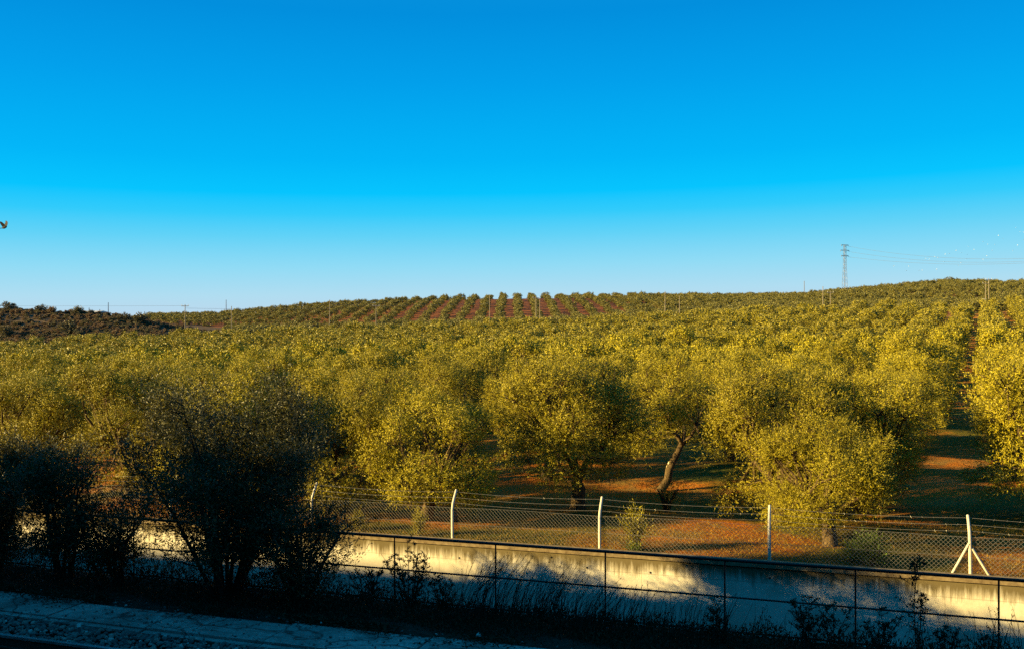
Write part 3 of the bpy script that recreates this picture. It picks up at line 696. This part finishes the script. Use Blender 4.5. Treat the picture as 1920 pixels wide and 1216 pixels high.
weed_plant(1655, 14.5, .80, 35, 'leafy weed left of the tallest one in front of the wall', n=6, spread=.35, dens=1.4)
weed_plant(1515, 14.35, .92, 36, 'branching leafy weed below the middle of the right hand wall', n=7, spread=.35, dens=1.6, leaf=.045)
weed_plant(1565, 14.5, .75, 37, 'smaller leafy weed touching the right side of the branching one', n=5, spread=.28, dens=1.4)
weed_plant(1775, 14.3, .7, 38, 'spreading weed right of the tallest leafy weed', n=6, spread=.35, dens=1.2)
weed_plant(1345, 14.5, .78, 39, 'thin upright weed beside the railing post under the shaded wall', n=7, spread=.3, dens=1.1)
weed_plant(1850, 14.3, .62, 40, 'short weed below the last railing post at the right', n=6, spread=.3, dens=1.1)
def stalks(px, d, n, H, lean, spread, seed, lab):
    a = px_t(px, d); X, Y, _ = t2w(a, d, 0); z = ZG - .16 + gz(a); g = np.random.default_rng(seed); mb = MB()
    for i in range(n):
        x0 = g.normal() * spread; y0 = g.normal() * .12; h = H * g.uniform(.4, 1); ln = lean * g.uniform(.3, 1.4) + g.normal() * .14
        mb.tube([(x0, y0, -.05), (x0 + ln * h * .35, y0 + g.normal() * .03, h * .55), (x0 + ln * h, y0 + g.normal() * .06, h)], [.006, .0045, .002], 3, cap=False)
        if g.uniform() < .5:
            e = np.array([x0 + ln * h, y0, h]); N = 6; mb.leaves(np.repeat([e], N, 0) - g.uniform(0, .12, (N, 1)) * [ln, 0, 1], g.normal(size=(N, 3)) * .4 + [ln, 0, 1], .035, .01, g)
    tag(obj('dry_stalks', (mb, M['stalk']), loc=(X, Y, z), rz=RZ), lab, 'dry grass', 'clumps of dry stalks by the railing')
stalks(905, 14.5, 90, 1.25, .55, .30, 51, 'leaning dry stalks right of the twiggy bush, against the lit wall')
stalks(1010, 14.6, 120, 1.15, .35, .35, 52, 'dense clump of tall dry stalks left of the fourth clear railing post')
stalks(1095, 14.4, 90, .95, .45, .30, 53, 'dry stalks leaning right across the railing post below the middle fence post')
stalks(1200, 14.6, 70, .85, .25, .40, 54, 'sparse dry stalks just right of the railing post below the middle fence post')
stalks(1310, 14.6, 60, .85, .2, .35, 55, 'dry stalks left of the railing post before the shaded wall stretch')
stalks(1450, 14.5, 30, .7, .2, .35, 56, 'few dry stalks in front of the shaded wall stretch')
stalks(1700, 14.3, 50, .75, .1, .5, 57, 'dry stalks around the foot of the tallest leafy weed')
stalks(1870, 14.5, 60, .95, -.1, .4, 58, 'dry stalks in front of the lit wall at the right edge')
stalks(610, 14.3, 50, .6, .2, .3, 59, 'short dry stalks at the right foot of the dark shrubs')
# low weed cover: a mass of blades and leaves along the strip
g = np.random.default_rng(61); mb = MB(); N = 80000
A = g.uniform(-26, 10, N); D = 13.35 + 1.75 * g.beta(1.6, 1.3, N)
hh = (.16 + .26 * np.clip((D - 13.3) / 1.2, 0, 1)) * (.65 + .5 * np.sin(A * 1.3 + np.sin(A * .7) * 2) ** 2)
hh = hh * (1 - np.clip((A - px_t(650, 14.4)) / 2, 0, 1) * (.25 + .45 * np.sin(A * 2.7 + np.sin(A * 1.9)) ** 2))
hh = hh + .55 * np.clip((px_t(230, 14.4) - A) / 1.2, 0, 1) * np.clip((D - 13.5) / .5, 0, 1)
P = np.stack([A, D, ZG - .14 + gz(A) + g.uniform(0, 1, N) ** 1.4 * hh], -1)
mb.leaves(P, g.normal(size=(N, 3)) * .6 + [0.1, 0, .8], .085, .020, g)
N = 45000; A = g.uniform(-26, 10, N); D = 13.35 - np.abs(g.normal(0, .22, N)) * (.5 + .8 * np.sin(A * .8) ** 2); P = np.stack([A, D, ZG + gz(A) + g.uniform(-.03, .05, N)], -1)
keep = np.sin(A * 2.3) + np.sin(A * .9 + 1 + D * 2) + g.normal(size=N) * .7 > .3; mb.leaves(P[keep], g.normal(size=(keep.sum(), 3)) * [1, .8, .3] + [0, -.3, .3], .10, .02, g)
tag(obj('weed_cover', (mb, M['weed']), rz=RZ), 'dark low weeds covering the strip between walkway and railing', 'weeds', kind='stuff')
# white litter
mb = MB(); g = np.random.default_rng(3); th = np.linspace(0, 6.28, 9)[:-1]
v = [(0.09 * math.cos(t_) * g.uniform(.6, 1.2), .07 * math.sin(t_) * g.uniform(.6, 1.2), g.uniform(0, .05)) for t_ in th] + [(.01, 0, .10), (0, 0, 0)]
mb.add(v, [(i, (i + 1) % 8, 8, 8) for i in range(8)] + [((i + 1) % 8, i, 9, 9) for i in range(8)])
al = px_t(897, 13.3); X, Y, _ = t2w(al, 13.3, 0)
tag(obj('plastic_bag', (mb, M['white']), loc=(X, Y, ZG + gz(al) + .02), rz=.5, sc=(.7, .7, .7)), 'crumpled white plastic scrap lying in the weeds by the walkway', 'litter')

# ------------------------------------------------------------------ behind the fence: dry grass, saplings
g = np.random.default_rng(71); mb = MB(); N = 90000
A = g.uniform(-20, 22, N); D = 20.45 + 11 * g.uniform(0, 1, N) ** 1.7; X = A * CP + D * SP; Y = -A * SP + D * CP
keep = (np.sin(A * 1.1 + D) + np.sin(A * .43 - D * .8 + 2) + g.normal(size=N) * .8) > -.2
X, Y = X[keep], Y[keep]; Z = terrain(X, Y) - .005; P = np.stack([X, Y, Z], -1)
mb.leaves(P, g.normal(size=(len(P), 3)) * .5 + [0.1, 0, .7], .085, .012, g)
tag(obj('dry_grass', (mb, M['drygrass'])), 'sparse dry grass on the red earth behind the fence', 'grass', kind='stuff')
def bush_at(px, d, src, sc, lab, name, cat):
    a = px_t(px, d); X, Y, _ = t2w(a, d, 0); return put_bush(name, src, X, Y, tz(X, Y) - .02, sc, px * .3, lab, cat)
GB = bush_variant(601, .45, .7, 60, 8, .05, .025, 'fresh', 6); SPG = bush_variant(602, .35, 1.1, 40, 9, .07, .018, 'olive', 7)
GB2 = bush_variant(603, .35, .35, 40, 8, .05, .03, 'fresh', 5)
bush_at(1638, 21.0, GB, (1.1, 1.1, 1.0), 'bright green leafy bush at the fence foot right of the orange lit trunk', 'green_bush', 'bush')
bush_at(1194, 20.9, SPG, (1.0, 1.0, 1.15), 'olive sapling rising through the fence wires right of the middle post', 'olive_sapling', 'sapling')
bush_at(1190, 20.75, GB2, (.8, .8, .5), 'tiny green weed at the foot of the fence below the olive sapling', 'green_weed', 'weed')
bush_at(1600, 21.3, GB2, (.8, .8, .8), 'small green weed left of the bright green bush', 'green_weed', 'weed')
bush_at(672, 21.0, SPG, (.6, .6, .6), 'small sapling behind the mesh at the left end of the visible fence', 'olive_sapling', 'sapling')
bush_at(785, 20.9, SPG, (.6, .6, .8), 'thin sapling behind the mesh left of the first clear bent post', 'olive_sapling', 'sapling')
bush_at(1250, 26.5, bush_variant(604, .8, 1.2, 40, 6, .09, .012, 'drygrass', 7), (1, 1, 1), 'dry twiggy bush at the foot of the pale leaning trunk', 'dry_bush', 'bush')

# ------------------------------------------------------------------ poles, pylon, wires
def pole(px, ytop, Y, lab, arm=False, wd=.105, h=None, hide=False, trafo=False):
    x = (px - 960) / F * Y; zt = -(ytop - 608) / F * Y; zg = tz(x, Y)
    t = thing('utility_pole', lab, 'utility pole', (x, Y, zg), 0, 'utility poles below the hills'); mb = MB(); hh = zt - zg
    mb.tube([(0, 0, -.5), (0, 0, hh)], [wd * 1.25, wd * .8], 6); obj('pole_shaft', (mb, M['pole']), t)
    if arm:
        mb = MB(); mb.box(-.9, .9, -.06, .06, hh - .45, hh - .3); obj('crossarm', (mb, M['pylon']), t)
        for q in (-.8, 0, .8):
            mb = MB(); mb.tube([(q, 0, hh - .3), (q, 0, hh + .05)], .05, 6); obj('insulator', (mb, M['white']), t)
    return (x, Y, zt), t
tops = {}
for px, yt, Y, arm, lab in ((347, 571, 172, True, 'utility pole with a crossarm rising above the skyline right of the scrub hill'), (434, 574, 176, False, 'pale utility pole second from the left below the far ridge'),
                            (618, 562, 180, False, 'pale utility pole at the left end of the red soil rows'), (705, 571, 180, True, 'short utility pole with a small crossarm among the red soil rows'),
                            (918, 553, 186, False, 'slender utility pole in front of the dark tree rows on the middle hill'), (1005, 556, 186, True, 'left pole of the pair before the middle hill tree rows'),
                            (1012, 562, 188, False, 'right shorter pole of the pair before the middle hill tree rows'), (1247, 546, 190, False, 'tall thin pole right of the middle hill tree rows'),
                            (1274, 555, 192, False, 'shorter pole just right of the tall thin pole on the hill'), (1543, 537, 200, False, 'pale pole left of the tall lattice pylon'),
                            (1557, 546, 198, True, 'short pole with a crossarm between the pale pole and the pylon'),
                            (1848, 529, 205, True, 'left pole of the transformer pair on the right hill'), (1854, 522, 205, True, 'right taller pole of the transformer pair on the right hill')):
    tops[px], t_ = pole(px, yt, Y + 52, lab, arm)
    if px == 1848:
        mb = MB(); mb.box(-.9, -.1, -.3, .3, 2.2, 3.2); mb.box(-1.5, -.9, -.3, .3, 1.6, 2.4); obj('transformer', (mb, M['white']), t_)
for px, yt, Y in ((203, 567, 520), (424, 562, 560), (1508, 527, 560), (167, 577, 520), (187, 580, 520)):
    lab = {203: 'thin distant mast on the skyline right of the scrub hill', 424: 'thin distant mast on the left ridge skyline', 1508: 'tiny distant mast left of the pylon on the skyline',
           167: 'tiny mast on the horizon above the far white roof', 187: 'tiny mast on the horizon just right of the far white roof'}[px]
    x = (px - 960) / F * Y; zg = tz(x, Y); mb = MB(); mb.tube([(0, 0, -.5), (0, 0, -(yt - 608) / F * Y - zg)], [.3, .18], 5)
    tag(obj('distant_mast', (mb, M['pylon']), loc=(x, Y, zg)), lab, 'mast', 'distant masts on the skyline')
def wire(name, P0, P1, sag, r, lab, n=24):
    P0, P1 = np.array(P0), np.array(P1); mb = MB()
    mb.tube([P0 + (P1 - P0) * q - np.array([0, 0, sag * 4 * q * (1 - q)]) for q in np.linspace(0, 1, n)], r, 4, cap=False)
    tag(obj(name, (mb, M['cable'])), lab, 'power line', 'overhead power lines')
wire('power_line', np.array(tops[347]) - [0, 0, .9], np.array(tops[618]) - [0, 0, 2.2], .2, .022, 'overhead wire strung from the skyline pole to the pole by the red rows')
wire('power_line', np.array(tops[618]) - [0, 0, 1.3], np.array(tops[918]) - [0, 0, 2.2], .4, .02, 'overhead wire between the red rows pole and the slender middle hill pole')
wire('power_line', np.array(tops[347]) - [0, 0, .3], (-205, 235, 5.6), .3, .02, 'overhead wire running left from the skyline pole across the scrub hill sky')
def pylon():
    Y = 400.; x0 = (1584 - 960) / F * Y; zg = tz(x0, Y); zt = -(459 - 608) / F * Y; H = zt - zg
    t = thing('lattice_pylon', 'tall lattice steel pylon with three crossarms on the hill crest', 'pylon', (x0, Y, zg), .35)
    def hw(z): return np.interp(z, [0, H * .55, H], [.95, .5, .42])
    mb = MB(); zs = list(np.linspace(0, H, 17)); r = .075
    for sx_ in (-1, 1):
        for sy in (-1, 1): mb.tube([(sx_ * hw(z), sy * hw(z), z) for z in zs], r, 4)
    for i in range(16):
        a, b = zs[i], zs[i + 1]; sg = 1 if i % 2 else -1
        for sd in (-1, 1):
            mb.tube([(-sg * hw(a), sd * hw(a), a), (sg * hw(b), sd * hw(b), b)], r * .6, 3, cap=False)
            mb.tube([(sd * hw(a), -sg * hw(a), a), (sd * hw(b), sg * hw(b), b)], r * .6, 3, cap=False)
    obj('lattice_tower', (mb, M['pylon']), t); ends = []
    for dz_, L in ((0, 1.9), (2.4, 2.3), (4.8, 1.9)):
        z = H - dz_ - .1; mb = MB(); mb.box(-L, L, -.12, .12, z - .1, z + .1)
        for sg in (-1, 1): mb.tube([(sg * hw(z), 0, z - .55), (sg * L, 0, z)], .05, 3)
        ca = obj('crossarm', (mb, M['pylon']), t)
        for sg in (-1, 1):
            mb = MB(); mb.tube([(sg * L, 0, z - .1), (sg * L, 0, z - .55)], .12, 6); obj('insulator', (mb, M['pylon']), ca)
        ends.append((x0 + L * math.cos(.35), Y + L * math.sin(.35), zg + z - .55))
    return ends
ends = pylon()
for e, (y1), nm in zip(ends, (484, 486, 492), ('uppermost', 'middle', 'lowest')):
    Y1 = 330.; P1 = ((2150 - 960) / F * Y1, Y1, -(y1 - 20 - 608) / F * Y1)
    wire('power_line', e, P1, 5.0 if nm != 'lowest' else 4.0, .035, '%s faint high voltage wire running right from the lattice pylon' % nm, 40)
# far white roofed shed on the horizon
Y = 500.; x = (176 - 960) / F * Y; zg = tz(x, Y)
t = thing('warehouse', 'tiny white roofed building on the horizon right of the scrub hill', 'building', (x, Y, zg)); zt = -(583.5 - 608) / F * Y - zg
mb = MB(); mb.box(-5, 5, -8, 8, -.5, zt - .6); obj('wall', (mb, M['pole']), t)
mb = MB(); mb.add([(-5.3, -8.3, zt - .6), (5.3, -8.3, zt - .6), (5.3, 8.3, zt - .6), (-5.3, 8.3, zt - .6), (-5.3, 0, zt + .3), (5.3, 0, zt + .3)],
                  [(0, 1, 5, 4), (3, 4, 5, 2), (0, 4, 3, 3), (1, 2, 5, 5), (0, 3, 2, 1)]); obj('roof', (mb, M['white']), t)

# ------------------------------------------------------------------ birds
def bird_mesh(span, mat, name, up=.5, fold=.0):
    mb = MB(); L = span * .5
    pts = [(-L * .55, 0, 0), (-L * .3, 0, .0), (0, 0, 0), (L * .35, 0, .02 * span), (L * .5, 0, .05 * span), (L * .62, 0, .04 * span)]
    mb.tube(pts, [span * .02, span * .045, span * .085, span * .07, span * .045, span * .012], 8)
    mb.add([(-L * .5, -.03 * span, 0), (-L * .5, .03 * span, 0), (-L * .95, .08 * span, .0), (-L * .95, -.08 * span, 0), (-L * .5, -.03 * span, .012), (-L * .5, .03 * span, .012), (-L * .95, .08 * span, .01), (-L * .95, -.08 * span, .01)],
           [(0, 1, 2, 3), (7, 6, 5, 4), (0, 4, 5, 1), (3, 2, 6, 7)])
    for sg in (-1, 1):
        st = []
        for f, ch, bk in ((0, .30, 0), (.35, .33, .03), (.7, .24, .0), (1.0, .04, -.16)):
            y = sg * (L * f * math.cos(up) + .03 * span); z = L * f * math.sin(up) + .03 * span
            xc = (.1 + bk) * span
            for xx in (xc + ch * span * .4, xc - ch * span * .6):
                for zz in (0.0, .012 * span): st.append((xx, y, z + zz))
        f = []
        for i in range(3):
            o_ = i * 4
            f += [(o_, o_ + 2, o_ + 6, o_ + 4), (o_ + 1, o_ + 5, o_ + 7, o_ + 3), (o_, o_ + 4, o_ + 5, o_ + 1), (o_ + 2, o_ + 3, o_ + 7, o_ + 6)]
        mb.add(st, f)
    return mb.mesh(name, mat, False)
pg = bird_mesh(.46, M['pigeon'], 'pigeon', up=1.05)
Y = 27.; o = obj('pigeon', pg, loc=((7.5 - 960) / F * Y, Y, -(427 - 608) / F * Y)); o.rotation_euler = (math.radians(8), math.radians(-6), math.radians(-25))
tag(o, 'dark pigeon flying with raised wings at the left edge of the sky', 'bird')
gl = bird_mesh(1.0, M['feather'], 'white_bird', up=.45)
BP = [(285, 27), (292.5, 34.5), (299.5, 36), (252, 42), (261, 48), (223, 53.5), (232, 58.5), (245.5, 59), (288, 60), (172.5, 70), (193.5, 77.5), (240.5, 70), (279, 70), (196, 62), (206, 68), (183, 74.5),
      (152, 77), (160, 76), (132.5, 81.5), (138.5, 83.5), (192, 85.5), (230, 80), (223, 87), (150.5, 91), (181.5, 93), (176.5, 98.5), (84, 99.5), (56, 99), (109, 107), (115, 85.5), (122, 86), (103, 107.5), (79, 108), (136, 105.5), (299, 50)]
rb = random.Random(9); BP.sort()
for i, (bx, by) in enumerate(BP):
    px, py = 1620 + bx, 400 + by; Y = rb.uniform(300, 340) if i < 18 else rb.uniform(330, 380)
    o = obj('white_bird', gl, loc=((px - 960) / F * Y, Y, -(py - 608) / F * Y)); o.rotation_euler = (rb.uniform(-.5, .5), rb.uniform(-.3, .3), rb.uniform(0, 6.28))
    o.scale = (.55,) * 3
    tag(o, 'tiny white bird, %s from the left in the distant flock at the far right' % ORD[i], 'bird', 'flock of white birds at the far right')
# rubble and small stones lying on the walkway edges
o = stone_cloud(1500, -26, 8, 12.0, 13.3, lambda A, D: ZG + gz(A) + 0 * D, 0.008, 0.03, 17, M['stone'], 'rubble')
tag(o, 'small stones and crumbs scattered over the cracked walkway', 'gravel', kind='stuff')
